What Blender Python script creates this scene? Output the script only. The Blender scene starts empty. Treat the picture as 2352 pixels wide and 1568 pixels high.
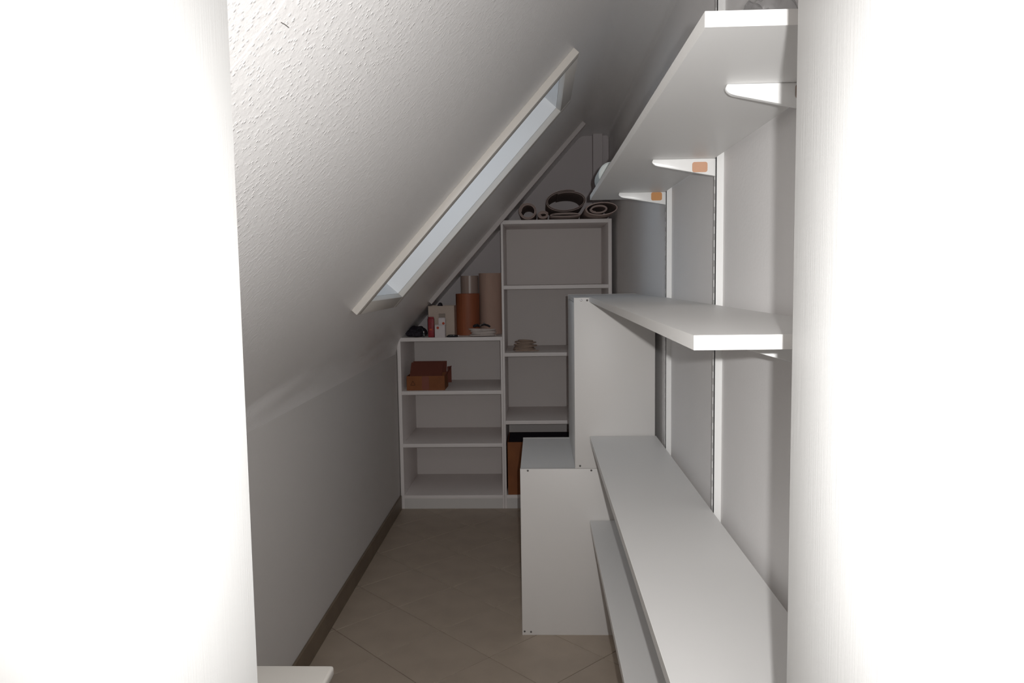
import bpy, bmesh, math, random
from mathutils import Vector, Matrix, noise

random.seed(7)
sc = bpy.context.scene
COL = sc.collection

# ------------------------------------------------------------------ camera
cam_d = bpy.data.cameras.new('camera')
cam = bpy.data.objects.new('camera', cam_d)
COL.objects.link(cam)
sc.camera = cam
cam_d.sensor_fit = 'HORIZONTAL'
cam_d.sensor_width = 36.0
cam_d.lens = 1720.0 / 2352.0 * 36.0
cam_d.clip_start = 0.02
YAW, PITCH, ROLL = 0.03637, 0.08407, -0.01447
def cam_axes():
    cy, sy, cp, sp, cr, sr = (math.cos(YAW), math.sin(YAW), math.cos(PITCH), math.sin(PITCH), math.cos(ROLL), math.sin(ROLL))
    B = Matrix(((1, 0, 0), (0, 0, -1), (0, 1, 0)))
    Ry = Matrix(((cy, 0, sy), (0, 1, 0), (-sy, 0, cy)))
    Rx = Matrix(((1, 0, 0), (0, cp, -sp), (0, sp, cp)))
    Rz = Matrix(((cr, -sr, 0), (sr, cr, 0), (0, 0, 1)))
    return Rz @ Rx @ Ry @ B
R = cam_axes()
rot = Matrix((R[0], -R[1], -R[2])).transposed()
EYE = Vector((0, 0, 1.5))
cam.matrix_world = Matrix.Translation(EYE) @ rot.to_4x4()

# ------------------------------------------------------------------ world, lights, exposure
world = bpy.data.worlds.new('overcast_sky')
sc.world = world
world.use_nodes = True
bg = world.node_tree.nodes['Background']
bg.inputs['Color'].default_value = (0.78, 0.87, 1.0, 1)
bg.inputs['Strength'].default_value = 0.95

fl_d = bpy.data.lights.new('camera_flash', 'SPOT')
fl_d.energy = 109
fl_d.color = (1.0, 0.99, 0.978)
fl_d.shadow_soft_size = 0.006
fl_d.spot_size = math.radians(94)
fl_d.spot_blend = 1.0
fl = bpy.data.objects.new('camera_flash', fl_d)
COL.objects.link(fl)
fl.matrix_world = Matrix.Translation(EYE + Vector((0.035, 0.0, 0.026))) @ rot.to_4x4()

hall_d = bpy.data.lights.new('hall_fill_light', 'AREA')  # added fill behind the camera for soft ambient light, no actual lamp
hall_d.energy = 16
hall_d.color = (1.0, 0.95, 0.93)
hall_d.shape = 'RECTANGLE'
hall_d.size, hall_d.size_y = 0.9, 0.5
hall = bpy.data.objects.new('hall_fill_light', hall_d)
COL.objects.link(hall)
hall.location = (0.0, -0.55, 2.42)

sc.view_settings.view_transform = 'Standard'
sc.view_settings.look = 'None'
sc.view_settings.gamma = 1.0
sc.view_settings.exposure = 0.0
sc.view_settings.use_curve_mapping = False
sc.cycles.max_bounces = 12
sc.cycles.diffuse_bounces = 8

# ------------------------------------------------------------------ materials
def mat(name, col, rough=0.5, spec=0.5, bump=None, var=None, trans=0.0, metal=0.0, coords='Object'):
    """bump = (scale xyz, strength, distance, detail); var = (scale xyz, second colour, low, high)"""
    m = bpy.data.materials.new(name)
    m.use_nodes = True
    nt = m.node_tree
    b = nt.nodes['Principled BSDF']
    b.inputs['Base Color'].default_value = (*col, 1)
    b.inputs['Roughness'].default_value = rough
    b.inputs['Specular IOR Level'].default_value = spec
    b.inputs['Metallic'].default_value = metal
    b.inputs['Transmission Weight'].default_value = trans
    tc = nt.nodes.new('ShaderNodeTexCoord')
    def ntex(scale, detail):
        mp = nt.nodes.new('ShaderNodeMapping')
        mp.inputs['Scale'].default_value = scale
        nt.links.new(tc.outputs[coords], mp.inputs['Vector'])
        n = nt.nodes.new('ShaderNodeTexNoise')
        n.inputs['Scale'].default_value = 1.0
        n.inputs['Detail'].default_value = detail
        nt.links.new(mp.outputs['Vector'], n.inputs['Vector'])
        return n
    if var:
        n = ntex(var[0], 4)
        r = nt.nodes.new('ShaderNodeMapRange')
        r.inputs['From Min'].default_value, r.inputs['From Max'].default_value = var[2], var[3]
        nt.links.new(n.outputs['Fac'], r.inputs['Value'])
        mx = nt.nodes.new('ShaderNodeMix')
        mx.data_type = 'RGBA'
        mx.inputs['A'].default_value = (*col, 1)
        mx.inputs['B'].default_value = (*var[1], 1)
        nt.links.new(r.outputs['Result'], mx.inputs['Factor'])
        nt.links.new(mx.outputs['Result'], b.inputs['Base Color'])
    if bump:
        n = ntex(bump[0], bump[3])
        bp = nt.nodes.new('ShaderNodeBump')
        bp.inputs['Strength'].default_value = bump[1]
        bp.inputs['Distance'].default_value = bump[2]
        nt.links.new(n.outputs['Fac'], bp.inputs['Height'])
        nt.links.new(bp.outputs['Normal'], b.inputs['Normal'])
    return m

WALL = mat('wall_paint', (0.86, 0.845, 0.84), 0.75, 0.25, bump=((90, 90, 90), 0.25, 0.002, 3), var=((3, 3, 3), (0.83, 0.82, 0.815), 0.35, 0.7))
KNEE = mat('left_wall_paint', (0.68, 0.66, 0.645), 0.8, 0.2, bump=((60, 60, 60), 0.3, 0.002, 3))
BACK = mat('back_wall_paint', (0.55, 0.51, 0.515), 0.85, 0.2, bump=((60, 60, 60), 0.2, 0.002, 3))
HALLM = mat('hall_paint', (0.72, 0.70, 0.69), 0.8, 0.2, bump=((60, 60, 60), 0.2, 0.002, 3))
BOARD = mat('white_melamine', (0.72, 0.715, 0.705), 0.42, 0.25, bump=((140, 140, 140), 0.04, 0.001, 2))
BAND = mat('white_edge_band', (0.80, 0.79, 0.77), 0.4, 0.45, bump=((140, 140, 140), 0.04, 0.001, 2))
CASE = mat('bookcase_melamine', (0.80, 0.76, 0.75), 0.5, 0.35, bump=((140, 140, 140), 0.04, 0.001, 2))
PLINTH = mat('plinth_board', (0.62, 0.60, 0.585), 0.55, 0.3, bump=((120, 120, 120), 0.05, 0.001, 2))
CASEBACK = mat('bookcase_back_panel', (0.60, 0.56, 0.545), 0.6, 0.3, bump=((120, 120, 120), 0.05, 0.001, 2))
CABI = mat('cabinet_melamine', (0.66, 0.64, 0.62), 0.45, 0.4, bump=((120, 120, 120), 0.05, 0.001, 2), var=((2, 2, 2), (0.64, 0.625, 0.61), 0.4, 0.65))
RAIL = mat('white_enamel', (0.82, 0.82, 0.81), 0.28, 0.5, bump=((60, 60, 60), 0.03, 0.001, 2))
TRIMW = mat('white_lacquer_trim', (0.66, 0.625, 0.58), 0.45, 0.4, bump=((80, 80, 10), 0.05, 0.001, 3))
LINING = mat('skylight_lining', (0.86, 0.86, 0.86), 0.4, 0.4, bump=((80, 80, 80), 0.03, 0.001, 2))
BATTEN = mat('batten_paint_and_seam_shade', (0.55, 0.51, 0.50), 0.6, 0.3, bump=((40, 200, 40), 0.1, 0.001, 3))
GROUT = mat('grout', (0.13, 0.10, 0.08), 0.95, 0.2, bump=((200, 200, 200), 0.3, 0.001, 2))
TILE = mat('beige_floor_tile', (0.44, 0.365, 0.295), 0.42, 0.4, bump=((25, 25, 25), 0.06, 0.002, 4), var=((7, 7, 7), (0.39, 0.322, 0.26), 0.35, 0.7))
SKIRT = mat('skirting_tile', (0.20, 0.155, 0.110), 0.45, 0.4, bump=((25, 25, 25), 0.06, 0.002, 4), var=((9, 9, 9), (0.165, 0.125, 0.09), 0.35, 0.7))
STICK = mat('tan_tape', (0.62, 0.36, 0.24), 0.7, 0.2, bump=((300, 300, 300), 0.15, 0.001, 2))
STICK2 = mat('orange_tape', (0.62, 0.31, 0.13), 0.7, 0.2, bump=((300, 300, 300), 0.15, 0.001, 2))
STICK3 = mat('brown_tape', (0.36, 0.29, 0.25), 0.7, 0.2, bump=((300, 300, 300), 0.15, 0.001, 2))
CARTON = mat('brown_cardboard', (0.27, 0.105, 0.045), 0.85, 0.15, bump=((30, 200, 200), 0.1, 0.001, 2), var=((9, 9, 9), (0.22, 0.085, 0.04), 0.35, 0.7))
CARTIN = mat('dark_cardboard_flap', (0.16, 0.055, 0.04), 0.9, 0.1, bump=((30, 200, 200), 0.1, 0.001, 2))
TAPEB = mat('brown_packing_tape', (0.22, 0.06, 0.035), 0.45, 0.4, bump=((100, 100, 100), 0.05, 0.001, 2))
INK = mat('dark_print', (0.12, 0.05, 0.03), 0.8, 0.1, bump=((100, 100, 100), 0.02, 0.001, 2))
ROLLM = mat('rolled_sheet_brown', (0.46, 0.36, 0.33), 0.8, 0.2, bump=((40, 40, 40), 0.1, 0.001, 3), var=((6, 6, 6), (0.40, 0.31, 0.285), 0.35, 0.7))
ROLLD = mat('rolled_sheet_dark', (0.36, 0.285, 0.265), 0.8, 0.2, bump=((40, 40, 40), 0.1, 0.001, 3))
CREAM = mat('cream_carton', (0.52, 0.43, 0.37), 0.8, 0.2, bump=((90, 90, 90), 0.05, 0.001, 2))
DARK = mat('dark_fabric_and_shade', (0.035, 0.030, 0.040), 0.8, 0.2, bump=((200, 200, 200), 0.3, 0.001, 2))
BLACKP = mat('black_plastic', (0.022, 0.022, 0.028), 0.3, 0.5, bump=((90, 90, 90), 0.05, 0.001, 2))
RED = mat('red_packet', (0.30, 0.02, 0.03), 0.5, 0.4, bump=((70, 70, 30), 0.2, 0.002, 2), var=((40, 40, 40), (0.20, 0.012, 0.02), 0.4, 0.65))
WCARD = mat('white_card', (0.66, 0.61, 0.62), 0.7, 0.25, bump=((90, 90, 90), 0.05, 0.001, 2))
LOGO = mat('red_print', (0.50, 0.09, 0.05), 0.7, 0.2, bump=((90, 90, 90), 0.02, 0.001, 2))
ORANGE = mat('orange_roll', (0.34, 0.105, 0.045), 0.55, 0.35, bump=((60, 60, 8), 0.1, 0.001, 3), var=((20, 20, 3), (0.25, 0.075, 0.035), 0.35, 0.7))
TAN = mat('tan_roll', (0.48, 0.33, 0.27), 0.75, 0.2, bump=((60, 60, 8), 0.1, 0.001, 3), var=((14, 14, 3), (0.42, 0.285, 0.235), 0.35, 0.7))
PALE = mat('pale_tube', (0.40, 0.30, 0.26), 0.35, 0.5, bump=((60, 60, 8), 0.05, 0.001, 3))
CABLE = mat('white_cable', (0.56, 0.50, 0.47), 0.5, 0.35, bump=((90, 90, 90), 0.05, 0.001, 2))
ROPE = mat('beige_cable', (0.36, 0.27, 0.22), 0.7, 0.2, bump=((300, 300, 300), 0.2, 0.001, 2))
SCREW = mat('screw_metal', (0.30, 0.28, 0.26), 0.35, 0.5, metal=0.8, bump=((300, 300, 300), 0.05, 0.001, 2))
SCREWD = mat('dark_screw_cap', (0.10, 0.09, 0.085), 0.5, 0.4, bump=((300, 300, 300), 0.05, 0.001, 2))
PAPERW = mat('pale_green_film', (0.66, 0.70, 0.68), 0.35, 0.45, bump=((60, 10, 60), 0.08, 0.001, 2))
DARKB = mat('dark_board', (0.10, 0.10, 0.11), 0.8, 0.1, bump=((60, 60, 60), 0.05, 0.001, 2))  # plain dark board for the roof and the skylight's outer frame
STEEL = mat('bright_steel', (0.55, 0.55, 0.56), 0.2, 0.5, metal=1.0, bump=((90, 90, 90), 0.03, 0.001, 2))

def thin_clear(name, tint, gloss):
    m = bpy.data.materials.new(name)
    m.use_nodes = True
    nt = m.node_tree
    nt.nodes.remove(nt.nodes['Principled BSDF'])
    tr = nt.nodes.new('ShaderNodeBsdfTransparent')
    tr.inputs['Color'].default_value = (*tint, 1)
    gl = nt.nodes.new('ShaderNodeBsdfGlossy')
    gl.inputs['Roughness'].default_value = gloss
    lw_ = nt.nodes.new('ShaderNodeLayerWeight')
    lw_.inputs['Blend'].default_value = 0.5
    pw = nt.nodes.new('ShaderNodeMath')
    pw.operation = 'POWER'
    pw.inputs[1].default_value = 3.0
    nt.links.new(lw_.outputs['Facing'], pw.inputs[0])
    fr = nt.nodes.new('ShaderNodeMath')
    fr.operation = 'MULTIPLY_ADD'
    fr.inputs[1].default_value = 0.5
    fr.inputs[2].default_value = 0.04
    nt.links.new(pw.outputs['Value'], fr.inputs[0])
    mx = nt.nodes.new('ShaderNodeMixShader')
    nt.links.new(fr.outputs['Value'], mx.inputs['Fac'])
    nt.links.new(tr.outputs['BSDF'], mx.inputs[1])
    nt.links.new(gl.outputs['BSDF'], mx.inputs[2])
    nt.links.new(mx.outputs['Shader'], nt.nodes['Material Output'].inputs['Surface'])
    return m
GLASS = thin_clear('window_glass', (0.93, 0.96, 0.97), 0.02)
FILM = thin_clear('clear_plastic_film', (0.965, 0.965, 0.97), 0.25)

def ceiling_material():
    m = bpy.data.materials.new('woodchip_wallpaper')
    m.use_nodes = True
    nt = m.node_tree
    b = nt.nodes['Principled BSDF']
    b.inputs['Base Color'].default_value = (0.86, 0.845, 0.835, 1)
    b.inputs['Roughness'].default_value = 0.30
    b.inputs['Specular IOR Level'].default_value = 0.5
    tc = nt.nodes.new('ShaderNodeTexCoord')
    vo = nt.nodes.new('ShaderNodeTexVoronoi')
    vo.inputs['Scale'].default_value = 150
    vo.inputs['Randomness'].default_value = 1
    nz = nt.nodes.new('ShaderNodeTexNoise')
    nz.inputs['Scale'].default_value = 85
    nz.inputs['Detail'].default_value = 3
    nt.links.new(tc.outputs['Object'], vo.inputs['Vector'])
    nt.links.new(tc.outputs['Object'], nz.inputs['Vector'])
    r = nt.nodes.new('ShaderNodeMapRange')
    r.interpolation_type = 'SMOOTHSTEP'
    r.inputs['From Min'].default_value = 0.10
    r.inputs['From Max'].default_value = 0.50
    r.inputs['To Min'].default_value = 1
    r.inputs['To Max'].default_value = 0
    nt.links.new(vo.outputs['Distance'], r.inputs['Value'])
    gate = nt.nodes.new('ShaderNodeMapRange')
    gate.inputs['From Min'].default_value = 0.44
    gate.inputs['From Max'].default_value = 0.66
    nt.links.new(nz.outputs['Fac'], gate.inputs['Value'])
    mu = nt.nodes.new('ShaderNodeMath')
    mu.operation = 'MULTIPLY'
    nt.links.new(r.outputs['Result'], mu.inputs[0])
    nt.links.new(gate.outputs['Result'], mu.inputs[1])
    ad = nt.nodes.new('ShaderNodeMath')
    ad.operation = 'MULTIPLY_ADD'
    ad.inputs[1].default_value = 0.9
    nt.links.new(nz.outputs['Fac'], ad.inputs[0])
    nt.links.new(mu.outputs['Value'], ad.inputs[2])
    bp = nt.nodes.new('ShaderNodeBump')
    bp.inputs['Strength'].default_value = 0.36
    bp.inputs['Distance'].default_value = 0.0026
    nt.links.new(ad.outputs['Value'], bp.inputs['Height'])
    nt.links.new(bp.outputs['Normal'], b.inputs['Normal'])
    return m
CEIL = ceiling_material()

def door_material(name, seed):
    """white paint over open wood grain: long vertical pores and a few cathedral arches in the relief"""
    m = bpy.data.materials.new(name)
    m.use_nodes = True
    nt = m.node_tree
    b = nt.nodes['Principled BSDF']
    b.inputs['Base Color'].default_value = (0.80, 0.80, 0.79, 1)
    b.inputs['Roughness'].default_value = 0.5
    b.inputs['Specular IOR Level'].default_value = 0.35
    tc = nt.nodes.new('ShaderNodeTexCoord')
    def mp(scale, loc=(0, 0, 0)):
        n = nt.nodes.new('ShaderNodeMapping')
        n.inputs['Scale'].default_value = scale
        n.inputs['Location'].default_value = loc
        nt.links.new(tc.outputs['Object'], n.inputs['Vector'])
        return n
    pores = nt.nodes.new('ShaderNodeTexNoise')
    pores.inputs['Scale'].default_value = 1
    pores.inputs['Detail'].default_value = 4
    nt.links.new(mp((420, 420, 9), (seed, 0, 0)).outputs['Vector'], pores.inputs['Vector'])
    wv = nt.nodes.new('ShaderNodeTexWave')
    wv.wave_type = 'RINGS'
    wv.rings_direction = 'SPHERICAL'
    wv.inputs['Scale'].default_value = 10
    wv.inputs['Distortion'].default_value = 1.5
    wv.inputs['Detail'].default_value = 2
    nt.links.new(mp((1.6, 1.6, 0.12), (0.1 + seed, 0.05, 0.02)).outputs['Vector'], wv.inputs['Vector'])
    ad = nt.nodes.new('ShaderNodeMath')
    ad.operation = 'MULTIPLY_ADD'
    ad.inputs[1].default_value = 0.25
    nt.links.new(wv.outputs['Fac'], ad.inputs[0])
    nt.links.new(pores.outputs['Fac'], ad.inputs[2])
    bp = nt.nodes.new('ShaderNodeBump')
    bp.inputs['Strength'].default_value = 0.12
    bp.inputs['Distance'].default_value = 0.001
    nt.links.new(ad.outputs['Value'], bp.inputs['Height'])
    nt.links.new(bp.outputs['Normal'], b.inputs['Normal'])
    return m
DOORM = door_material('white_grained_door', 0.0)
DOORM2 = door_material('white_grained_door_fine', 3.7)
WOODW = mat('white_painted_wood', (0.74, 0.71, 0.66), 0.45, 0.4, bump=((6, 160, 90), 0.12, 0.001, 4))

# ------------------------------------------------------------------ helpers
def box(bm, x0, x1, y0, y1, z0, z1, bev=0.0, seg=2):
    vs = [bm.verts.new((x, y, z)) for z in (z0, z1) for y in (y0, y1) for x in (x0, x1)]
    fs = [(0, 2, 3, 1), (4, 5, 7, 6), (0, 1, 5, 4), (2, 6, 7, 3), (0, 4, 6, 2), (1, 3, 7, 5)]
    faces = [bm.faces.new([vs[i] for i in f]) for f in fs]
    if bev > 0:
        es = list({e for f in faces for e in f.edges})
        bmesh.ops.bevel(bm, geom=es, offset=bev, segments=seg, affect='EDGES', profile=0.5)

def prism(bm, poly, axis, a0, a1):
    """poly of 2-D points extruded along axis ('X','Y','Z')"""
    def p(u, v, a):
        return {'X': (a, u, v), 'Y': (u, a, v), 'Z': (u, v, a)}[axis]
    A = [bm.verts.new(p(u, v, a0)) for u, v in poly]
    B = [bm.verts.new(p(u, v, a1)) for u, v in poly]
    n = len(poly)
    bm.faces.new(A)
    bm.faces.new(list(reversed(B)))
    for i in range(n):
        j = (i + 1) % n
        bm.faces.new((A[j], A[i], B[i], B[j]))

def lathe(bm, prof, n=28, c=(0, 0, 0), axis='Z'):
    rings = []
    for r, h in prof:
        ring = []
        for k in range(n):
            a = 2 * math.pi * k / n
            u, v = r * math.cos(a), r * math.sin(a)
            p = {'Z': (u, v, h), 'Y': (u, h, v), 'X': (h, u, v)}[axis]
            ring.append(bm.verts.new((c[0] + p[0], c[1] + p[1], c[2] + p[2])))
        rings.append(ring)
    for a, b in zip(rings, rings[1:]):
        for k in range(n):
            j = (k + 1) % n
            bm.faces.new((a[k], a[j], b[j], b[k]))
    bm.faces.new(list(reversed(rings[0])))
    bm.faces.new(rings[-1])

def tube(bm, pts, r, n=7, closed=False):
    pts = [Vector(p) for p in pts]
    m = len(pts)
    rings = []
    for i, p in enumerate(pts):
        a = pts[(i - 1) % m] if (closed or i > 0) else p
        b = pts[(i + 1) % m] if (closed or i < m - 1) else p
        t = (b - a).normalized()
        u = t.cross(Vector((0.13, 0.21, 1)))
        if u.length < 1e-4:
            u = t.cross(Vector((1, 0, 0)))
        u.normalize()
        v = t.cross(u)
        rr = r[i] if isinstance(r, (list, tuple)) else r
        rings.append([bm.verts.new(p + (u * math.cos(2 * math.pi * k / n) + v * math.sin(2 * math.pi * k / n)) * rr) for k in range(n)])
    for i in range(m if closed else m - 1):
        a, b = rings[i], rings[(i + 1) % m]
        for k in range(n):
            j = (k + 1) % n
            bm.faces.new((a[k], a[j], b[j], b[k]))
    if not closed:
        bm.faces.new(list(reversed(rings[0])))
        bm.faces.new(rings[-1])

def obj(name, bm, m, parent=None, smooth=False, off=None):
    """one mesh object; when off is given the mesh was built in room coordinates and is moved to the parent's frame"""
    if parent is not None and off is None:
        off = Vector(parent.location)
        p = parent.parent
        while p is not None:
            off += Vector(p.location)
            p = p.parent
    if off is not None:
        bmesh.ops.translate(bm, verts=bm.verts, vec=-Vector(off))
    bmesh.ops.recalc_face_normals(bm, faces=bm.faces)
    me = bpy.data.meshes.new(name)
    bm.to_mesh(me)
    bm.free()
    me.materials.append(m)
    if smooth:
        for p in me.polygons:
            p.use_smooth = True
        me.set_sharp_from_angle(angle=math.radians(35))
    o = bpy.data.objects.new(name, me)
    COL.objects.link(o)
    if parent is not None:
        o.parent = parent
    return o

def tag(o, label=None, cat=None, group=None, kind=None):
    if label: o['label'] = label
    if cat: o['category'] = cat
    if group: o['group'] = group
    if kind: o['kind'] = kind
    return o

def thing(name, loc, label, cat, group=None):
    o = bpy.data.objects.new(name, None)
    o.empty_display_size = 0.05
    COL.objects.link(o)
    o.location = loc
    return tag(o, label, cat, group)

def NB():
    return bmesh.new()

def bobj(name, dims, m, parent=None, bev=0.0, smooth=False):
    bm = NB()
    box(bm, *dims, bev=bev)
    return obj(name, bm, m, parent, smooth=smooth or bev > 0)

# ------------------------------------------------------------------ the room shell
XL, XR = -0.925, 0.500            # side walls
YF, YB = 0.84, 5.36               # front wall (inner face) and back wall
M, Z0 = 1.117, 2.143              # sloping ceiling: z = Z0 + M x
LN = math.hypot(1, M)
ZFLAT = 2.485
def slope(x):
    return Z0 + M * x

# floor with diagonal tiles
bm = NB()
box(bm, -1.3, 1.3, -1.7, YB + 0.05, -0.06, -0.003)
floor = tag(obj('floor', bm, GROUT), kind='structure')
floor['label'] = 'beige ceramic tile floor laid diagonally with thin dark grout'

def clip(poly, inside, inter):
    out = []
    for i in range(len(poly)):
        a, b = poly[i], poly[(i + 1) % len(poly)]
        ia, ib = inside(a), inside(b)
        if ia: out.append(a)
        if ia != ib: out.append(inter(a, b))
    return out
def clip_rect(poly, x0, x1, y0, y1):
    for ax, v, s in ((0, x0, 1), (0, x1, -1), (1, y0, 1), (1, y1, -1)):
        if not poly: return poly
        def inter(a, b):
            t = (v - a[ax]) / (b[ax] - a[ax])
            return (a[0] + (b[0] - a[0]) * t, a[1] + (b[1] - a[1]) * t)
        poly = clip(poly, lambda p: (p[ax] - v) * s >= 0, inter)
    return poly
def tile_mesh(poly):
    bm = NB()
    cx = sum(p[0] for p in poly) / len(poly)
    cy = sum(p[1] for p in poly) / len(poly)
    def ring(k, z):
        out = []
        for x, y in poly:
            d = math.hypot(x - cx, y - cy) or 1
            f = (d - k) / d
            out.append(bm.verts.new((cx + (x - cx) * f, cy + (y - cy) * f, z)))
        return out
    a, b, c = ring(0, -0.004), ring(0, -0.0005), ring(0.0007, 0.0)
    n = len(poly)
    for p, q in ((a, b), (b, c)):
        for i in range(n):
            j = (i + 1) % n
            bm.faces.new((p[i], p[j], q[j], q[i]))
    bm.faces.new(c)
    bmesh.ops.recalc_face_normals(bm, faces=bm.faces)
    me = bpy.data.meshes.new('tile')
    bm.to_mesh(me)
    bm.free()
    me.materials.append(TILE)
    return me
P = 0.4525                          # tile diagonal
G = 0.0026                          # half grout joint, measured along the diagonal
full = None
for i in range(-14, 15):
    for j in range(-14, 15):
        s, d = 2.645 + P * i, 3.07 + P * j           # lines x+y = s, y-x = d bound the tile
        cx, cy = (s + P / 2 - d - P / 2) / 2, (s + P / 2 + d + P / 2) / 2
        h = P / 2 - G
        poly = [(cx, cy - h), (cx + h, cy), (cx, cy + h), (cx - h, cy)]
        q = clip_rect(poly, XL, XR, YF - 0.1, 4.95)
        if len(q) < 3: continue
        area = abs(sum(q[k][0] * q[(k + 1) % len(q)][1] - q[(k + 1) % len(q)][0] * q[k][1] for k in range(len(q)))) / 2
        if area < 3e-4: continue
        if area > 0.999 * 2 * h * h:
            if full is None:
                full = tile_mesh([(0, -h), (h, 0), (0, h), (-h, 0)])
            o = bpy.data.objects.new('tile', full)
            o.location = (cx, cy, 0)
        else:
            o = bpy.data.objects.new('tile', tile_mesh([(x - cx, y - cy) for x, y in q]))
            o.location = (cx, cy, 0)
        COL.objects.link(o)
        o.parent = floor

def wall(name, dims, m, label):
    o = bobj(name, dims, m)
    tag(o, label, kind='structure')
    return o
wall('wall_right', (XR, XR + 0.08, 0.80, YB + 0.08, -0.05, 2.6), WALL, 'smooth pale wall that carries the shelf rails')
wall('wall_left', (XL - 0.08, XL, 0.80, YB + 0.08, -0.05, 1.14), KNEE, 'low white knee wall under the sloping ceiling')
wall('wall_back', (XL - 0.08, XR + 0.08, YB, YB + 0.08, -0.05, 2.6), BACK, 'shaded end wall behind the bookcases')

# sloping ceiling with coved bends, an opening for the skylight, and a narrow flat strip at the top
HX0, HX1, HY0, HY1 = -0.630, 0.087, 2.725, 3.355
def profile():
    pts = []
    kx, kz = XL, slope(XL)
    r = 0.085                                        # cove knee wall -> slope
    a = Vector((0, -1)); b = Vector((1, M)).normalized()
    k = Vector((kx, kz))
    for i in range(9):
        t = i / 8
        pts.append(tuple((k + a * r) * (1 - t) ** 2 + k * 2 * t * (1 - t) + (k + b * r) * t ** 2))
    for x in (-0.76, -0.68, HX0, -0.5, -0.38, -0.26, -0.14, -0.02, HX1, 0.15):
        pts.append((x, slope(x)))
    tx = (ZFLAT - Z0) / M                            # slope -> flat
    k = Vector((tx, ZFLAT)); r2 = 0.035
    for i in range(9):
        t = i / 8
        pts.append(tuple((k - b * r2) * (1 - t) ** 2 + k * 2 * t * (1 - t) + (k + Vector((1, 0)) * r2) * t ** 2))
    e = Vector((XR, ZFLAT)); r3 = 0.02               # flat -> right wall
    for i in range(5):
        t = i / 4
        pts.append(tuple((e + Vector((-r3, 0))) * (1 - t) ** 2 + e * 2 * t * (1 - t) + (e + Vector((0, -r3))) * t ** 2))
    return pts
prof = profile()
ys = [0.72, 0.80, 1.0]
while ys[-1] < 2.6: ys.append(ys[-1] + 0.09)
ys = [y for y in ys if y < 2.66] + [HY0, 2.85, 2.98, 3.11, 3.24, HY1]
y = HY1 + 0.1
while y < YB: ys.append(y); y += 0.1
ys.append(YB + 0.02)
bm = NB()
grid = []
for y in ys:
    row = []
    for i, (x, z) in enumerate(prof):
        dx = dz = 0.0
        if i < 10:                                   # hand-smoothed, uneven plaster in the cove
            w = math.sin(math.pi * min(1, i / 9.5))
            n1 = noise.noise(Vector((i * 0.35, y * 3.1, 1.7)))
            n2 = noise.noise(Vector((i * 0.9, y * 7.3, 4.2)))
            dx = max(0.0, w * (0.006 + 0.008 * n1 + 0.003 * n2)); dz = -dx * 0.6
        row.append(bm.verts.new((x + dx, y, z + dz)))
    grid.append(row)
for a in range(len(ys) - 1):
    for i in range(len(prof) - 1):
        xm = (prof[i][0] + prof[i + 1][0]) / 2
        ym = (ys[a] + ys[a + 1]) / 2
        if HX0 - 1e-4 < xm < HX1 + 1e-4 and HY0 < ym < HY1 and 10 <= i:
            continue
        bm.faces.new((grid[a][i], grid[a + 1][i], grid[a + 1][i + 1], grid[a][i + 1]))
ceiling = obj('ceiling', bm, CEIL, smooth=True)
tag(ceiling, 'sloping white ceiling papered with rough woodchip wallpaper', kind='structure')
# roofing over the slope, so that daylight enters by the skylight alone
bm = NB()
def roof_strip(x0, x1, y0, y1):
    lo, hi = 0.02, 0.30
    nx, nz = -M / LN, 1 / LN
    vs = []
    for y in (y0, y1):
        for x in (x0, x1):
            for t in (lo, hi):
                vs.append(bm.verts.new((x + nx * t, y, slope(x) + nz * t)))
    for f in ((0, 1, 3, 2), (4, 6, 7, 5), (0, 4, 5, 1), (2, 3, 7, 6), (0, 2, 6, 4), (1, 5, 7, 3)):
        bm.faces.new([vs[i] for i in f])
e = 0.03
roof_strip(-1.25, 0.75, 0.715, HY0 - e)
roof_strip(-1.25, 0.75, HY1 + e, YB + 0.15)
roof_strip(-1.25, HX0 - e, HY0 - e, HY1 + e)
roof_strip(HX1 + e, 0.75, HY0 - e, HY1 + e)
tag(obj('roof', bm, DARKB), 'roof build-up above the sloping ceiling', kind='structure')
# wallpaper seam near the door, and a small scratch beside it
bm = NB()
seam = []
for k in range(26):
    x = -0.40 + k * 0.0062
    n_ = noise.noise(Vector((x * 30, 2.0, 0)))
    seam.append((x, 0.884 + 0.010 * n_ + (0.02 if k > 20 else 0) * (k - 20) * -0.18, slope(x) - 0.0004))
tube(bm, seam, [0.0009 + 0.0006 * noise.noise(Vector((k * 0.9, 0, 0))) for k in range(26)], 6)
obj('wallpaper_seam', bm, BATTEN, ceiling, smooth=True)  # real seam, its shadow line put into the grey colour
bm = NB()
tube(bm, [(-0.3015, 0.906, slope(-0.3015) - 0.0002), (-0.3005, 0.917, slope(-0.3005) - 0.0002), (-0.300, 0.930, slope(-0.300) - 0.0002)], 0.0006, 5)
obj('scratch', bm, SCREWD, ceiling)

# skirting of tile along the left wall
bm = NB()
box(bm, XL, XL + 0.012, YF, 4.785, 0.0, 0.090, bev=0.002)
tag(obj('baseboard_left', bm, SKIRT), 'brown tile skirting along the low left wall', kind='structure')

# post at the end wall, above the tall bookcase
bm = NB()
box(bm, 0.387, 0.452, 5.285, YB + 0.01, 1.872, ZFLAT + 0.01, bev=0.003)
tag(obj('trim_1', bm, BACK), 'pale boxed pipe casing in the far right corner', kind='structure')

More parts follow.
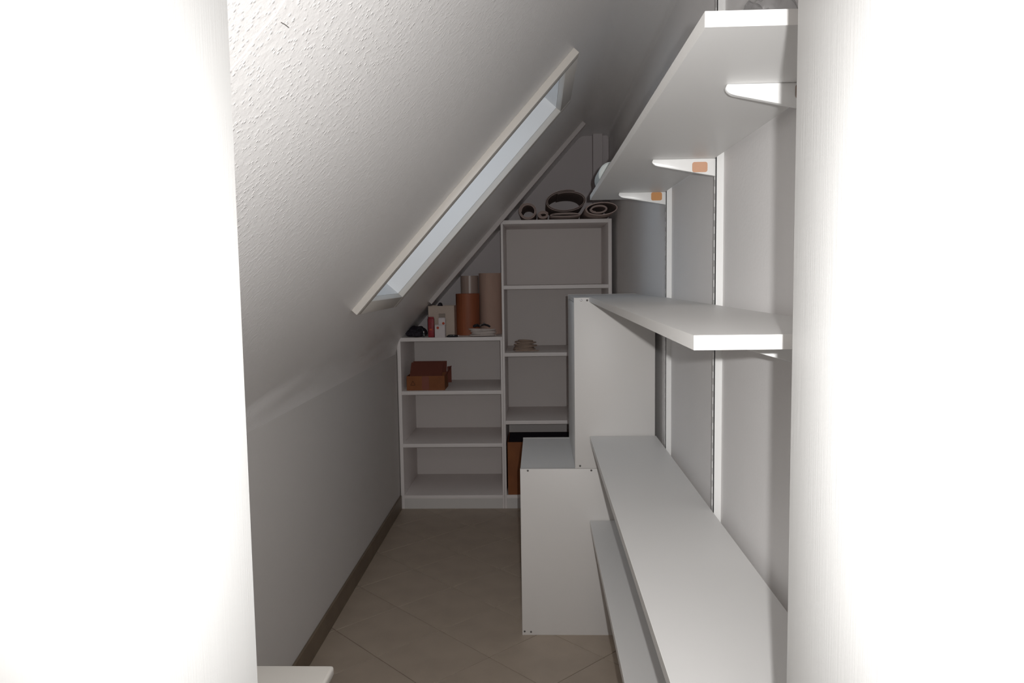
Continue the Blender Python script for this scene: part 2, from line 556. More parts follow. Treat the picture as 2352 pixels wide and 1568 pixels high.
# front wall with the doorway, and the hall behind the camera
wall('wall_front_left', (-1.25, -0.350, 0.76, YF, -0.05, 2.65), HALLM, 'wall left of the doorway')
wall('wall_front_right', (0.288, 1.25, 0.76, YF, -0.05, 2.65), HALLM, 'wall right of the doorway')
wall('wall_front_top', (-0.350, 0.288, 0.76, YF, 2.02, 2.65), HALLM, 'lintel over the doorway')
wall('wall_hall_left', (-1.25, -1.17, -1.65, 0.76, -0.05, 2.6), HALLM, 'hall wall left of the camera')
wall('wall_hall_right', (1.17, 1.25, -1.65, 0.76, -0.05, 2.6), HALLM, 'hall wall right of the camera')
wall('wall_hall_back', (-1.25, 1.25, -1.65, -1.57, -0.05, 2.6), HALLM, 'hall wall behind the camera')
wall('ceiling_hall', (-1.25, 1.25, -1.65, 0.80, 2.5, 2.58), HALLM, 'flat hall ceiling')

# the two door leaves folded back towards the camera
def door(name, hinge, ang, side, m, label):
    """leaf starting at its far edge; ang turns it about the vertical; side -1 = material on the left of the visible face"""
    o = bpy.data.objects.new(name, None)
    COL.objects.link(o)
    o.location = (hinge[0], hinge[1], 0)
    o.rotation_euler = (0, 0, ang)
    tag(o, label, kind='structure')
    a, b = (-0.034, 0.0) if side < 0 else (0.0, 0.034)
    bm = NB()
    box(bm, a, b, -0.62, 0.0, 0.008, 2.0, bev=0.0012)
    obj('leaf', bm, m, o, off=Vector((0, 0, 0)), smooth=True)
    # lever handle on the hidden outer part of the leaf
    bm = NB()
    hx = a - 0.002 if side < 0 else b + 0.002
    sgn = -1 if side < 0 else 1
    lathe(bm, [(0.011, 0.0), (0.011, sgn * 0.045)], 12, (hx, -0.56, 1.02), 'X')
    tube(bm, [(hx + sgn * 0.045, -0.56, 1.02), (hx + sgn * 0.05, -0.52, 1.02), (hx + sgn * 0.05, -0.45, 1.02)], 0.009, 8)
    obj('handle', bm, STEEL, o, off=Vector((0, 0, 0)), smooth=True)
    return o
door('door_1', (-0.2855, 0.71), math.radians(0.5), -1, DOORM, 'white wood-grained door leaf filling the left of the view')
door('door_2', (0.2375, 0.71), math.radians(-4.2), 1, DOORM2, 'white fine-grained door leaf filling the right of the view')

# ------------------------------------------------------------------ skylight
def S(x, y, t):
    """point on the slope at x, y, pushed t metres out of the room"""
    return (x - M / LN * t, y, slope(x) + t / LN)
def slab(bm, x0, x1, y0, y1, t0, t1, bev=0.0):
    """x measured on the slope's surface"""
    vs = [bm.verts.new(S(x, y, t)) for t in (t0, t1) for y in (y0, y1) for x in (x0, x1)]
    fs = [(0, 2, 3, 1), (4, 5, 7, 6), (0, 1, 5, 4), (2, 6, 7, 3), (0, 4, 6, 2), (1, 3, 7, 5)]
    faces = [bm.faces.new([vs[i] for i in f]) for f in fs]
    if bev:
        bmesh.ops.bevel(bm, geom=list({e for f in faces for e in f.edges}), offset=bev, segments=2, affect='EDGES', profile=0.5)
win = bpy.data.objects.new('window_1', None)
COL.objects.link(win)
win.location = (-0.27, 3.04, slope(-0.27))
tag(win, 'long white framed skylight in the sloping ceiling', kind='structure')
OX0, OX1, OY0, OY1 = -0.672, 0.132, 2.668, 3.412
pr = -0.024
for nm, d in (('casing', (OX0, OX1, OY0, HY0, pr, 0.001)), ('casing', (OX0, OX1, HY1, OY1, pr, 0.001)),
              ('casing', (OX0, HX0, HY0, HY1, pr, 0.001)), ('casing', (HX1, OX1, HY0, HY1, pr, 0.001))):
    bm = NB(); slab(bm, *d, bev=0.0015); obj(nm, bm, TRIMW, win, smooth=True)
LD = 0.26
lw = 0.014
for d in ((HX0, HX1, HY0 - lw, HY0, 0.0014, LD), (HX0, HX1, HY1, HY1 + lw, 0.0014, LD),
          (HX0 - lw, HX0, HY0 - lw, HY1 + lw, 0.0014, LD), (HX1, HX1 + lw, HY0 - lw, HY1 + lw, 0.0014, LD)):
    bm = NB(); slab(bm, *d); obj('lining', bm, LINING, win)
sw = 0.055
for d in ((HX0, HX1, HY0, HY0 + sw, LD, LD + 0.05), (HX0, HX1, HY1 - sw, HY1, LD, LD + 0.05),
          (HX0, HX0 + sw, HY0 + sw, HY1 - sw, LD, LD + 0.05), (HX1 - sw, HX1, HY0 + sw, HY1 - sw, LD, LD + 0.05)):
    bm = NB(); slab(bm, *d, bev=0.003); obj('sash', bm, TRIMW, win, smooth=True)
bm = NB(); slab(bm, HX0 + sw, HX1 - sw, HY0 + sw, HY1 - sw, LD + 0.02, LD + 0.026)
obj('pane', bm, GLASS, win)
for d in ((HX0 - 0.05, HX1 + 0.05, HY0 - 0.05, HY0, LD, LD + 0.07), (HX0 - 0.05, HX1 + 0.05, HY1, HY1 + 0.05, LD, LD + 0.07),
          (HX0 - 0.05, HX0, HY0, HY1, LD, LD + 0.07), (HX1, HX1 + 0.05, HY0, HY1, LD, LD + 0.07)):
    bm = NB(); slab(bm, *d); obj('outer_frame', bm, DARKB, win)

# batten fixed to the slope in front of the bookcases
bm = NB()
slab(bm, -0.700, 0.285, 4.735, 4.765, -0.026, 0.004, bev=0.002)
tag(obj('trim_2', bm, BATTEN, smooth=True), 'thin batten running up the slope in front of the tall bookcase', kind='structure')

# ------------------------------------------------------------------ the two bookcases on one plinth line
CY0, CY1 = 4.79, 5.34
def bookcase(name, x0, x1, top, shelves, ts, tl, label, left_band=True):
    r = thing(name, ((x0 + x1) / 2, CY0, 0), label, 'bookcase')
    bobj('side_panel', (x0, x0 + tl, CY0, CY1, 0.0, top), CASE, r, 0.001)
    bobj('side_panel', (x1 - ts, x1, CY0, CY1, 0.0, top), CASE, r, 0.001)
    bobj('top_panel', (x0 + tl, x1 - ts, CY0, CY1, top - 0.024, top), CASE, r, 0.001)
    bobj('back_panel', (x0 + tl, x1 - ts, CY1 - 0.010, CY1 - 0.002, 0.089, top - 0.024), CASEBACK, r)
    bobj('bottom_panel', (x0 + tl, x1 - ts, CY0, CY1 - 0.010, 0.067, 0.089), CASE, r, 0.001)
    bobj('plinth', (x0 + tl, x1 - ts, CY0 + 0.001, CY0 + 0.019, 0.0, 0.067), PLINTH, r)
    for z in shelves:
        bobj('shelf', (x0 + tl, x1 - ts, CY0 + 0.004, CY1 - 0.010, z - 0.024, z), CASE, r, 0.001)
    return r
bookcase('low_bookcase', -0.918, -0.2375, 1.127, (0.779, 0.432), 0.012, 0.022,
         'low white bookcase against the left wall, four open compartments, carton on one shelf')
bookcase('tall_bookcase', -0.2365, 0.466, 1.867, (1.454, 1.022, 0.580), 0.022, 0.014,
         'tall white bookcase in the far corner with rolled sheets piled on top')

# ------------------------------------------------------------------ stacked cabinets on the right
def cabinet(name, x0, x1, y0, y1, z0, z1, label, screws):
    r = thing(name, ((x0 + x1) / 2, (y0 + y1) / 2, z0), label, 'cabinet')
    t = 0.018
    bobj('end_panel', (x0, x1, y0, y0 + t, z0, z1), CABI, r, 0.001)
    bobj('end_panel', (x0, x1, y1 - t, y1, z0, z1), CABI, r, 0.001)
    bobj('top_panel', (x0 + 0.001, x1, y0 + t, y1 - t, z1 - t, z1 - 0.001), BOARD, r)
    bobj('bottom_panel', (x0 + 0.001, x1, y0 + t, y1 - t, z0, z0 + t), BOARD, r)
    bobj('back_panel', (x1 - 0.006, x1 - 0.001, y0 + t, y1 - t, z0 + t, z1 - t), CABI, r)
    bobj('door', (x0, x0 + 0.0155, y0 + t + 0.003, y1 - t - 0.003, z0 + t + 0.003, z1 - t - 0.003), BOARD, r, 0.001)
    for x, z, m in screws:
        bm = NB()
        lathe(bm, [(0.0042, 0.0), (0.0042, -0.0010), (0.0030, -0.0018)], 12, (x, y0, z), 'Y')
        obj('screw_head', bm, m, r, smooth=True)
    return r
BX = 3.045
cabinet('storage_cabinet', -0.085, 0.470, BX, 3.665, 0.0, 0.713,
        'white storage cabinet on the tiles, lower one of the stepped pair', 
        ((-0.053, 0.706, SCREWD), (0.209, 0.706, SCREWD), (-0.075, 0.016, SCREWD), (-0.048, 0.014, SCREWD)))
cabinet('storage_cabinet', 0.1425, 0.470, BX, 3.665, 0.714, 1.418,
        'narrow white storage cabinet standing on top of the lower cabinet',
        ((0.163, 0.725, SCREWD), (0.172, 1.408, STEEL), (0.196, 1.407, SCREWD), (0.428, 1.407, SCREWD)))

# ------------------------------------------------------------------ slotted rails, brackets and shelves on the right wall
RX = 0.479
def rail(y, z0, z1, label):
    r = thing('shelf_rail', (XR, y, z0), label, 'shelf rail', 'slotted rails on the right wall')
    w, t = 0.026, 0.002
    # front web with a column of real slots
    bm = NB()
    a0, a1, b0, b1 = y, y + w, y + 0.0095, y + 0.0165
    def plate(ya, yb, za, zb):
        box(bm, RX, RX + t, ya, yb, za, zb)
    plate(a0, b0, z0, z1); plate(b1, a1, z0, z1)
    z = z0
    pitch, slot = 0.036, 0.019
    while z < z1 - pitch:
        plate(b0, b1, z, z + pitch - slot)
        z += pitch
    plate(b0, b1, z, z1)
    obj('slotted_web', bm, RAIL, r)
    bobj('flange', (RX, XR, y, y + t, z0, z1), RAIL, r)
    bobj('flange', (RX, XR, y + w - t, y + w, z0, z1), RAIL, r)
    bm = NB(); box(bm, XR - 0.003, XR - 0.001, y + t, y + w - t, z0, z1)
    obj('backing', bm, SCREWD, r)
    return r
RY = (1.27, 2.058, 2.845)
rail(RY[0], 0.30, 2.38, 'nearest slotted rail, mostly hidden behind the right door')
rail(RY[1], 0.30, 2.38, 'white slotted shelf rail in plain view, nearest the right door')
rail(RY[2], 0.30, 1.86, 'thin white slotted shelf rail beside the narrow cabinet')

def bracket(y, ztop, tip, hw, label, sticker=None):
    r = thing('shelf_bracket', (RX, y, ztop), label, 'shelf bracket', 'pressed steel shelf brackets')
    L = RX - tip
    poly = [(tip + 0.003, ztop), (RX - 0.0005, ztop), (RX - 0.0005, ztop - hw)]
    n = 8
    # slanting underside and rounded nose
    x1, z1 = tip + 0.024, ztop - 0.020
    poly.append((x1, z1))
    for k in range(1, n):
        t = k / n
        px = (1 - t) ** 2 * x1 + 2 * t * (1 - t) * (tip - 0.002) + t * t * (tip + 0.0005)
        pz = (1 - t) ** 2 * z1 + 2 * t * (1 - t) * (ztop - 0.016) + t * t * (ztop - 0.003)
        poly.append((px, pz))
    bm = NB()
    prism(bm, poly, 'Y', y + 0.003, y + 0.015)
    es = [e for e in bm.edges if abs(e.verts[0].co.y - e.verts[1].co.y) < 1e-6]
    bmesh.ops.bevel(bm, geom=es, offset=0.0018, segments=2, affect='EDGES', profile=0.5)
    obj('arm', bm, RAIL, r, smooth=True)
    bm = NB()
    for dz in (0.010, 0.030):
        box(bm, RX - 0.001, RX + 0.010, y + 0.0102, y + 0.0145, ztop - dz - 0.008, ztop - dz)
    obj('hook', bm, RAIL, r)
    if sticker:
        x0, x1, z0, z1, m = sticker
        bm = NB()
        box(bm, x0, x1, y + 0.0016, y + 0.0029, z0, z1)
        es = [e for e in bm.edges if abs(e.verts[0].co.y - e.verts[1].co.y) > 1e-5]
        bmesh.ops.bevel(bm, geom=es, offset=min(x1 - x0, z1 - z0) * 0.22, segments=4, affect='EDGES', profile=0.5)
        s = obj('tape_patch', bm, m, r, smooth=True)
        s['label'] = 'small patch of brownish tape'
    return r
ZT = 1.813
bracket(RY[0], ZT, 0.311, 0.050, 'nearest white bracket under the top shelf, brown patch half hidden by the door', (0.424, 0.452, ZT - 0.026, ZT - 0.003, STICK3))
bracket(RY[1], ZT, 0.309, 0.047, 'white bracket with tan patch, middle one under the top shelf', (0.4165, 0.457, ZT - 0.036, ZT - 0.009, STICK))
bracket(RY[2], ZT, 0.303, 0.047, 'farthest white bracket under the top shelf, with orange patch', (0.424, 0.464, ZT - 0.031, ZT - 0.001, STICK2))
bracket(RY[0], 1.402, 0.300, 0.066, 'white bracket just under the front end of the middle shelf')

def shelf(x0, x1, y0, y1, z0, z1, label):
    r = thing('wall_shelf', ((x0 + x1) / 2, (y0 + y1) / 2, z0), label, 'shelf', 'white boards on the slotted rails')
    bobj('board', (x0 + 0.001, x1, y0 + 0.001, y1, z0 + 0.0002, z1 - 0.0002), BOARD, r)
    bobj('edge_band', (x0, x0 + 0.0012, y0 + 0.001, y1, z0, z1), BAND, r)
    bm = NB(); box(bm, x0, x1, y0 - 0.0006, y0 + 0.0014, z0 - 0.0002, z1 + 0.0002, bev=0.0006)
    obj('end_band', bm, BAND, r, smooth=True)
    return r
shelf(0.2140, 0.4760, 0.986, 3.10, ZT, ZT + 0.0195, 'topmost white wall shelf, seen from below')
shelf(0.2040, 0.4735, 0.993, 3.040, 1.402, 1.4215, 'white wall shelf at eye height, meeting the narrow cabinet')
shelf(0.2040, 0.4735, 0.90, 3.040, 0.828, 0.850, 'broad white wall shelf at hip height, long top surface in full view')
shelf(0.2020, 0.4735, 0.90, 3.040, 0.474, 0.496, 'lowest white wall shelf, mostly hidden under the broad one')

# pale roll lying at the far end of the top shelf, and a clear bag near the door
r = thing('white_roll', (0.262, 2.9, ZT + 0.0195), 'pale green-white roll lying at the far end of the top shelf', 'roll')
bm = NB()
lathe(bm, [(0.030, 0), (0.040, -0.001), (0.046, 0.004), (0.047, 0.02), (0.047, 0.2), (0.044, 0.206), (0.03, 0.206)], 36, (0.275, 2.84, ZT + 0.0205 + 0.047), 'Y')
obj('wrap', bm, PAPERW, r, smooth=True)
bm = NB()
lathe(bm, [(0.018, 0), (0.020, -0.004), (0.020, 0.21), (0.018, 0.212)], 20, (0.275, 2.84, ZT + 0.0205 + 0.047), 'Y')
obj('core', bm, PAPERW, r, smooth=True)

def lump(bm, c, rx, ry, rz, seed, amp, sub=4, flat=True, boxy=1.0):
    res = bmesh.ops.create_icosphere(bm, subdivisions=sub, radius=1.0)
    for v in res['verts']:
        p = Vector([math.copysign(abs(q_) ** boxy, q_) for q_ in v.co])
        d = 1 + amp * noise.noise(p * 1.7 + Vector((seed, 0, 0))) + amp * 0.6 * abs(noise.noise(p * 4.1 + Vector((0, seed, 0))))
        q = Vector((p.x * rx * d, p.y * ry * d, p.z * rz * d))
        if flat and q.z < -rz * 0.72: q.z = -rz * 0.72
        v.co = Vector(c) + q
bm = NB()
lump(bm, (0.385, 1.43, ZT + 0.0195 + 0.078 * 0.72 + 0.001), 0.030, 0.085, 0.078, 3.1, 0.30, boxy=0.55)
lump(bm, (0.434, 1.47, ZT + 0.0195 + 0.105 * 0.72 + 0.001), 0.038, 0.09, 0.105, 8.1, 0.25, boxy=0.55)
tag(obj('plastic_bag', bm, FILM, smooth=True), 'crumpled clear plastic bag on the top shelf beside the right door', 'bag')

# ------------------------------------------------------------------ rolled sheets on the tall bookcase
def spiral_roll(bm, c, rx, rz, turns, th, pitch, y0, y1, start, tilt=0.0, cut=0.0):
    """sheet of thickness th wound inwards; c is the centre in x, z"""
    n = int(turns * 40)
    cross = []
    for i in range(n + 1):
        a = start + 2 * math.pi * turns * i / n
        k = pitch * turns * i / n
        o_, i_ = [], []
        def pt(d):
            ex, ez = max(rx - d, 0.003), max(rz - d, 0.003)
            x, z = ex * math.cos(a), ez * math.sin(a)
            return (c[0] + x * math.cos(tilt) - z * math.sin(tilt), c[1] + x * math.sin(tilt) + z * math.cos(tilt))
        cross.append((pt(k), pt(k + th)))
    lay = []
    for (ox, oz), (ix, iz) in cross:
        lay.append([bm.verts.new((ox, y0, oz)), bm.verts.new((ix, y0, iz)), bm.verts.new((ix, y1, iz)), bm.verts.new((ox, y1, oz))])
    for a, b in zip(lay, lay[1:]):
        for k in range(4):
            j = (k + 1) % 4
            bm.faces.new((a[k], a[j], b[j], b[k]))
    bm.faces.new(lay[0]); bm.faces.new(list(reversed(lay[-1])))
TT = 1.867
GR = 'rolled sheets on the tall bookcase'
def roll_thing(cx, cz, rx, rz, turns, th, pitch, y0, y1, start, tilt, m, label, inner=None):
    r = thing('rolled_sheet', (cx, y0, TT), label, 'roll', GR)
    bm = NB(); spiral_roll(bm, (cx, cz), rx, rz, turns, th, pitch, y0, y1, start, tilt)
    obj('sheet', bm, m, r, smooth=True)
    if inner:
        bm = NB(); spiral_roll(bm, (inner[0], inner[1]), inner[2], inner[3], inner[4], th, pitch, y0 + 0.006, y1, inner[5], tilt)
        obj('inner_sheet', bm, ROLLM, r, smooth=True)
    return r
roll_thing(-0.062, TT + 0.0555, 0.058, 0.054, 3.2, 0.0035, 0.005, 4.78, 5.25, 2.0, 0.0, ROLLM,
           'small round brown roll at the left end of the pile on the tall bookcase')
roll_thing(0.034, TT + 0.0275, 0.036, 0.026, 3.6, 0.0034, 0.0048, 4.76, 5.20, 0.4, 0.0, ROLLM,
           'smallest tight brown roll, wedged beside the biggest roll')
roll_thing(0.170, TT + 0.0165, 0.096, 0.0155, 2.4, 0.0035, 0.0042, 4.66, 5.22, 0.0, 0.0, ROLLD,
           'squashed flat brown roll under the biggest roll')
roll_thing(0.178, TT + 0.034 + 0.0735, 0.128, 0.070, 2.15, 0.0035, 0.0075, 4.72, 5.24, 1.1, 0.06, ROLLD,
           'biggest oval brown roll on the tall bookcase, open through its middle')
roll_thing(0.385, TT + 0.0445, 0.098, 0.042, 1.15, 0.0055, 0.004, 4.58, 5.20, 2.6, 0.05, ROLLM,
           'wide flattened brown roll overhanging the right corner of the tall bookcase',
           inner=(0.368, TT + 0.042, 0.054, 0.028, 2.2, 3.0))

# ------------------------------------------------------------------ things standing on the low bookcase
LT = 1.1272
# dark soft bag under the slope
r = thing('dark_bag', (-0.815, 4.92, LT), 'dark crumpled bag squeezed under the slope at the left of the low bookcase', 'bag')
bm = NB(); lump(bm, (-0.812, 4.93, LT + 0.036 * 0.72), 0.060, 0.09, 0.038, 5.0, 0.35)
obj('body', bm, DARK, r, smooth=True)
bm = NB(); tube(bm, [(-0.800, 4.86, LT + 0.030), (-0.788, 4.85, LT + 0.058), (-0.770, 4.86, LT + 0.062), (-0.758, 4.87, LT + 0.036), (-0.752, 4.87, LT + 0.006)], 0.006, 7)
obj('strap', bm, BLACKP, r, smooth=True)
# little glass bottle
r = thing('glass_vial', (-0.735, 4.80, LT), 'tiny clear glass vial at the front of the low bookcase, beside the red packet', 'bottle')
bm = NB(); lathe(bm, [(0.008, 0), (0.009, 0.002), (0.009, 0.022), (0.005, 0.027), (0.005, 0.032)], 14, (-0.745, 4.806, LT)); obj('bottle', bm, GLASS, r, smooth=True)
bm = NB(); lathe(bm, [(0.0062, 0.032), (0.0062, 0.040)], 12, (-0.745, 4.806, LT)); obj('cap', bm, STEEL, r, smooth=True)
# cream carton with a dark square window
r = thing('cream_box', (-0.64, 4.98, LT), 'square cream carton with a small dark cut-out on its front', 'box')
cx0, cx1, cy0, cy1, cz1 = -0.722, -0.552, 4.87, 5.03, 1.327
t = 0.004
hx0, hx1, hz0, hz1 = -0.654, -0.612, 1.238, 1.277
bm = NB()
box(bm, cx0, hx0, cy0, cy0 + t, LT, cz1); box(bm, hx1, cx1, cy0, cy0 + t, LT, cz1)
box(bm, hx0, hx1, cy0, cy0 + t, LT, hz0); box(bm, hx0, hx1, cy0, cy0 + t, hz1, cz1)
box(bm, cx0, cx1, cy1 - t, cy1, LT, cz1)
box(bm, cx0, cx0 + t, cy0 + t, cy1 - t, LT, cz1 ); box(bm, cx1 - t, cx1, cy0 + t, cy1 - t, LT, cz1)
box(bm, cx0 + t, cx1 - t, cy0 + t, cy1 - t, LT, LT + t)
obj('body', bm, CREAM, r)
bm = NB(); box(bm, cx0 + 0.05, cx1 - t, cy0 + t, cy1 - t, cz1 - 0.012, cz1 - 0.006); obj('lid', bm, DARK, r)
bm = NB(); prism(bm, [(-0.668, cz1 - 0.006), (-0.640, cz1 - 0.006), (-0.646, cz1 + 0.014), (-0.655, cz1 + 0.020)], 'Y', 4.90, 4.99)
obj('flap', bm, DARK, r)
# red packet
r = thing('red_packet', (-0.70, 4.82, LT), 'glossy red packet standing in front of the cream carton', 'packet')
bm = NB(); box(bm, -0.718, -0.679, 4.815, 4.845, LT, 1.250, bev=0.004); obj('pack', bm, RED, r, smooth=True)
bm = NB(); box(bm, -0.716, -0.681, 4.822, 4.838, 1.249, 1.259, bev=0.002); obj('folded_top', bm, RED, r, smooth=True)
bm = NB(); box(bm, -0.708, -0.690, 4.8138, 4.8152, 1.172, 1.183); obj('print_patch', bm, LOGO, r)
# two white boxes with small red round prints
def white_box(x0, x1, y0, y1, h, dot, label):
    r = thing('white_carton', ((x0 + x1) / 2, y0, LT), label, 'box', 'small white boxes on the low bookcase')
    bm = NB(); box(bm, x0, x1, y0, y1, LT, LT + h, bev=0.0008); obj('body', bm, WCARD, r, smooth=True)
    bm = NB(); lathe(bm, [(0.0085, 0.0), (0.0085, -0.0006)], 18, (dot[0], y0, dot[1]), 'Y'); obj('logo', bm, LOGO, r)
    bm = NB(); box(bm, x0 + 0.003, x1 - 0.003, y0 + 0.004, y1 - 0.004, LT + h, LT + h + 0.004, bev=0.001); obj('lid', bm, WCARD, r, smooth=True)
    return r
white_box(-0.672, -0.606, 4.797, 4.815, 0.078, (-0.652, 1.189), 'white carton with red dot, shorter and nearest the shelf edge')
white_box(-0.650, -0.606, 4.820, 4.850, 0.122, (-0.618, 1.216), 'taller white carton with red dot, just behind the shorter one')
# flat dark pouch
bm = NB(); lump(bm, (-0.560, 4.815, LT + 0.009 * 0.72), 0.036, 0.018, 0.010, 2.0, 0.3, 3)
r = thing('dark_pouch', (-0.565, 4.815, LT), 'flat black pouch lying at the front of the low bookcase', 'pouch')
obj('body', bm, BLACKP, r, smooth=True)
bm = NB(); lathe(bm, [(0.003, 0), (0.003, -0.003)], 10, (-0.520, 4.805, LT + 0.0085), 'Y'); obj('snap', bm, STEEL, r)
# upright rolls
def upright(name, x, y, rad, h, m, label, core=True, wall_t=0.006, seam=None):
    r = thing(name, (x, y, LT), label, 'roll', 'upright rolls on the low bookcase')
    bm = NB()
    n = 36
    rings = []
    for rr, z in ((rad, 0), (rad, h), (rad - wall_t, h), (rad - wall_t, 0.004)):
        rings.append([bm.verts.new((x + rr * math.cos(2 * math.pi * k / n), y + rr * math.sin(2 * math.pi * k / n), LT + z)) for k in range(n)])
    for a, b in zip(rings, rings[1:]):
        for k in range(n):
            j = (k + 1) % n
            bm.faces.new((a[k], a[j], b[j], b[k]))
    bm.faces.new(rings[0]); bm.faces.new(rings[-1])
    obj('tube', bm, m, r, smooth=True)
    bm = NB()
    spiral = []
    for k in range(90):
        a = 2 * math.pi * 3 * k / 89
        q = (rad - wall_t) * (1 - 0.5 * k / 89)
        spiral.append((x + q * math.cos(a), y + q * math.sin(a), LT + h * 0.97))
    lo = [bm.verts.new((p[0], p[1], LT + 0.005)) for p in spiral]
    hi = [bm.verts.new(p) for p in spiral]
    for k in range(89):
        bm.faces.new((lo[k], lo[k + 1], hi[k + 1], hi[k]))
    obj('inner_winding', bm, m, r, smooth=True)
    bm = NB(); a = -1.9
    box(bm, x + rad * math.cos(a) - 0.001, x + rad * math.cos(a) + 0.001, y + rad * math.sin(a) - 0.002, y + rad * math.sin(a) + 0.002, LT, LT + h)
    obj('loose_edge', bm, m, r)
    return r
upright('orange_roll', -0.477, 5.030, 0.079, 0.275, ORANGE, 'orange-brown upright roll beside the cream carton')
upright('pale_tube', -0.478, 5.205, 0.062, 0.395, PALE, 'slim pale tube standing behind the orange-brown roll')
upright('tan_roll', -0.3235, 5.120, 0.0825, 0.410, TAN, 'tallest tan upright roll, against the tall bookcase')
# coil of white cable and black pliers lying on it
def coil(bm, c, R0, R1, h, loops, rad, seed, sq=1.0):
    rnd = random.Random(seed)
    pts = []
    n = 26
    for l in range(loops):
        rr = R0 + (R1 - R0) * rnd.random()
        zz = rad + h * (l + 0.5) / loops
        ox, oy = rnd.uniform(-0.012, 0.012), rnd.uniform(-0.012, 0.012)
        tx, ty = rnd.uniform(-0.06, 0.06), rnd.uniform(-0.06, 0.06)
        for k in range(n):
            a = 2 * math.pi * k / n
            f = k / n
            x = rr * math.cos(a) + ox
            y = rr * sq * math.sin(a) + oy
            pts.append((c[0] + x, c[1] + y, max(c[2] + rad, c[2] + zz + x * tx + y * ty + f * h / loops)))
    for _ in range(2):
        pts = [pts[0]] + [tuple((pts[i - 1][q] + 2 * pts[i][q] + pts[i + 1][q]) / 4 for q in range(3)) for i in range(1, len(pts) - 1)] + [pts[-1]]
    tube(bm, pts, rad, 6)
r = thing('cable_coil', (-0.365, 4.90, LT), 'loose flat coil of whitish cable in front of the tallest tan roll', 'cable coil')
bm = NB(); coil(bm, (-0.362, 4.862, LT), 0.055, 0.104, 0.040, 16, 0.0042, 11, 0.55); obj('cable', bm, CABLE, r, smooth=True)
bm = NB(); tube(bm, [(-0.375, 4.800, LT + 0.005), (-0.375, 4.795, LT + 0.03), (-0.375, 4.810, LT + 0.050), (-0.375, 4.835, LT + 0.05)], 0.003, 6); obj('tie', bm, CABLE, r, smooth=True)
r = thing('pliers', (-0.37, 4.87, LT + 0.055), 'small black-handled pliers lying on the whitish cable coil', 'pliers')
zt = LT + 0.0575
bm = NB(); tube(bm, [(-0.390, 4.860, zt + 0.010), (-0.402, 4.850, zt + 0.016), (-0.418, 4.845, zt + 0.011), (-0.428, 4.845, zt + 0.006)], [0.007, 0.010, 0.010, 0.006], 8); obj('grip', bm, BLACKP, r, smooth=True)
bm = NB(); tube(bm, [(-0.375, 4.862, zt + 0.014), (-0.352, 4.855, zt + 0.019), (-0.330, 4.850, zt + 0.012), (-0.316, 4.850, zt + 0.004)], [0.005, 0.0065, 0.007, 0.005], 8); obj('grip', bm, BLACKP, r, smooth=True)
bm = NB(); tube(bm, [(-0.392, 4.862, zt + 0.009), (-0.380, 4.866, zt + 0.013), (-0.362, 4.870, zt + 0.022), (-0.354, 4.874, zt + 0.034)], [0.006, 0.008, 0.005, 0.002], 8); obj('jaw', bm, STEEL, r, smooth=True)

# ------------------------------------------------------------------ carton on the low bookcase's shelf
sz = 0.7795
r = thing('cardboard_box', (-0.748, 4.9, sz), 'brown cardboard carton with open flaps on a shelf of the low bookcase', 'box')
x0, x1, y0, y1, h = -0.868, -0.619, 4.825, 5.02, 0.094
t = 0.004
bm = NB()
box(bm, x0, x1, y0, y0 + t, sz, sz + h); box(bm, x0, x1, y1 - t, y1, sz, sz + h)
box(bm, x0, x0 + t, y0 + t, y1 - t, sz, sz + h); box(bm, x1 - t, x1, y0 + t, y1 - t, sz, sz + h); box(bm, x0 + t, x1 - t, y0 + t, y1 - t, sz, sz + t)
obj('body', bm, CARTON, r)
bm = NB()                                               # front lid flap leaning back over the contents
prism(bm, [(y0 + t, sz + h - 0.004), (y0 + t + 0.004, sz + h - 0.008), (4.918, sz + 0.170), (4.914, sz + 0.174)], 'X', x0 + 0.020, x1 - 0.018)
obj('flap', bm, CARTIN, r)
bm = NB()                                               # side flaps
prism(bm, [(x1 - 0.001, sz + h), (x1 + 0.003, sz + h - 0.001), (x1 + 0.030, sz + h + 0.046), (x1 + 0.026, sz + h + 0.048)], 'Y', y0 + 0.02, y1 - 0.03)
obj('flap', bm, CARTIN, r)
bm = NB()
prism(bm, [(x1 + 0.004, sz + 0.032), (x1 + 0.030, sz + 0.034), (x1 + 0.030, sz + h + 0.050), (x1 + 0.004, sz + h + 0.046)], 'Y', 4.955, 4.960)
obj('flap', bm, CARTIN, r)
bm = NB()
prism(bm, [(y1 - t, sz + h), (y1, sz + h), (y1 + 0.03, sz + h + 0.072), (y1 + 0.026, sz + h + 0.074)], 'X', x0 + 0.01, x1 - 0.01)
obj('flap', bm, CARTIN, r)
bm = NB(); box(bm, -0.768, -0.722, y0 - 0.0008, y0 + 0.0004, sz + 0.004, sz + h - 0.002); obj('tape', bm, TAPEB, r)
bm = NB()
A, B_, C_ = (-0.842, sz + 0.034), (-0.812, sz + 0.034), (-0.827, sz + 0.062)
for p, q in ((A, B_), (B_, C_), (C_, A)):
    tube(bm, [(p[0], y0 - 0.0004, p[1]), (q[0], y0 - 0.0004, q[1])], 0.0016, 5)
obj('printed_mark', bm, INK, r)

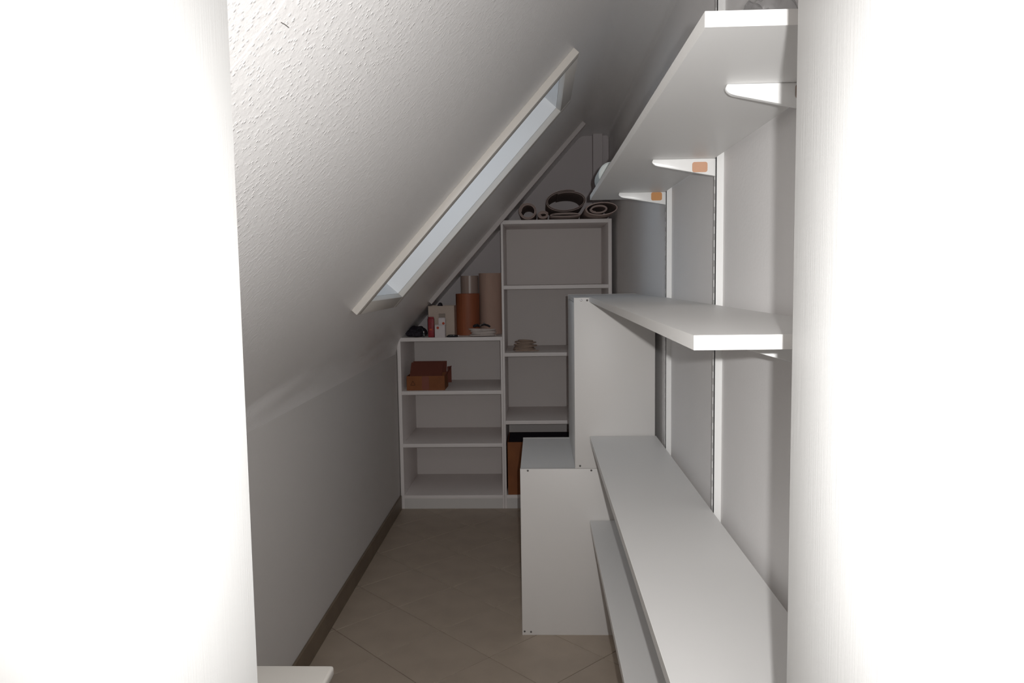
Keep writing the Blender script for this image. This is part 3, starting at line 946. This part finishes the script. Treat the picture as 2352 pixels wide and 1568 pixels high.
# ------------------------------------------------------------------ coil and carton in the tall bookcase
r = thing('rope_coil', (-0.09, 4.96, 1.0225), 'small beige coil of cord on the middle shelf of the tall bookcase', 'cord coil')
bm = NB(); coil(bm, (-0.090, 4.930, 1.0225), 0.035, 0.074, 0.062, 16, 0.0040, 5, 0.9); obj('cord', bm, ROPE, r, smooth=True)
bm = NB(); tube(bm, [(-0.155, 4.86, 1.028), (-0.11, 4.84, 1.030), (-0.06, 4.845, 1.030), (-0.005, 4.87, 1.028)], 0.004, 6); obj('loose_end', bm, ROPE, r, smooth=True)
bz = 0.0895
r = thing('cardboard_box', (0.02, 5.0, bz), 'large brown carton in the bottom compartment of the tall bookcase, behind the cabinets', 'box')
x0, x1, y0, y1, h = -0.214, 0.26, 4.800, 5.12, 0.348
t = 0.005
bm = NB()
box(bm, x0, x1, y0, y0 + t, bz, bz + h); box(bm, x0, x1, y1 - t, y1, bz, bz + h)
box(bm, x0, x0 + t, y0 + t, y1 - t, bz, bz + h); box(bm, x1 - t, x1, y0 + t, y1 - t, bz, bz + h); box(bm, x0 + t, x1 - t, y0 + t, y1 - t, bz, bz + t)
obj('body', bm, CARTON, r)
for k in range(2):
    bm = NB()
    if k == 0: prism(bm, [(y0 + t, bz + h), (y0 + t, bz + h - 0.005), (y0 + 0.16, bz + h - 0.03), (y0 + 0.16, bz + h - 0.025)], 'X', x0 + t, x1 - t)
    else: prism(bm, [(y1 - t, bz + h), (y1 - t, bz + h - 0.005), (y1 - 0.155, bz + h - 0.03), (y1 - 0.155, bz + h - 0.025)], 'X', x0 + t, x1 - t)
    obj('flap', bm, DARK, r)  # shade under the shelf put into the near-black flap colour

# ------------------------------------------------------------------ white wooden side table behind the left door
r = thing('side_table', (-0.62, 1.2, 0), 'white-painted wooden table top, one rounded corner showing at the bottom left', 'table')
tx0, tx1, ty0, ty1, tz0, tz1 = -0.90, -0.425, 0.95, 1.452, 0.698, 0.720
bm = NB(); box(bm, tx0, tx1, ty0, ty1, tz0, tz1, bev=0.006, seg=3); o = obj('table_top', bm, WOODW, r, smooth=True)
for x in (tx0 + 0.05, tx1 - 0.09):
    for y in (ty0 + 0.05, ty1 - 0.12):
        bm = NB(); box(bm, x, x + 0.035, y, y + 0.035, 0.0, tz0, bev=0.003); obj('leg', bm, WOODW, r, smooth=True)
bm = NB(); box(bm, tx0 + 0.06, tx1 - 0.07, ty1 - 0.115, ty1 - 0.10, tz0 - 0.06, tz0); obj('apron', bm, WOODW, r)
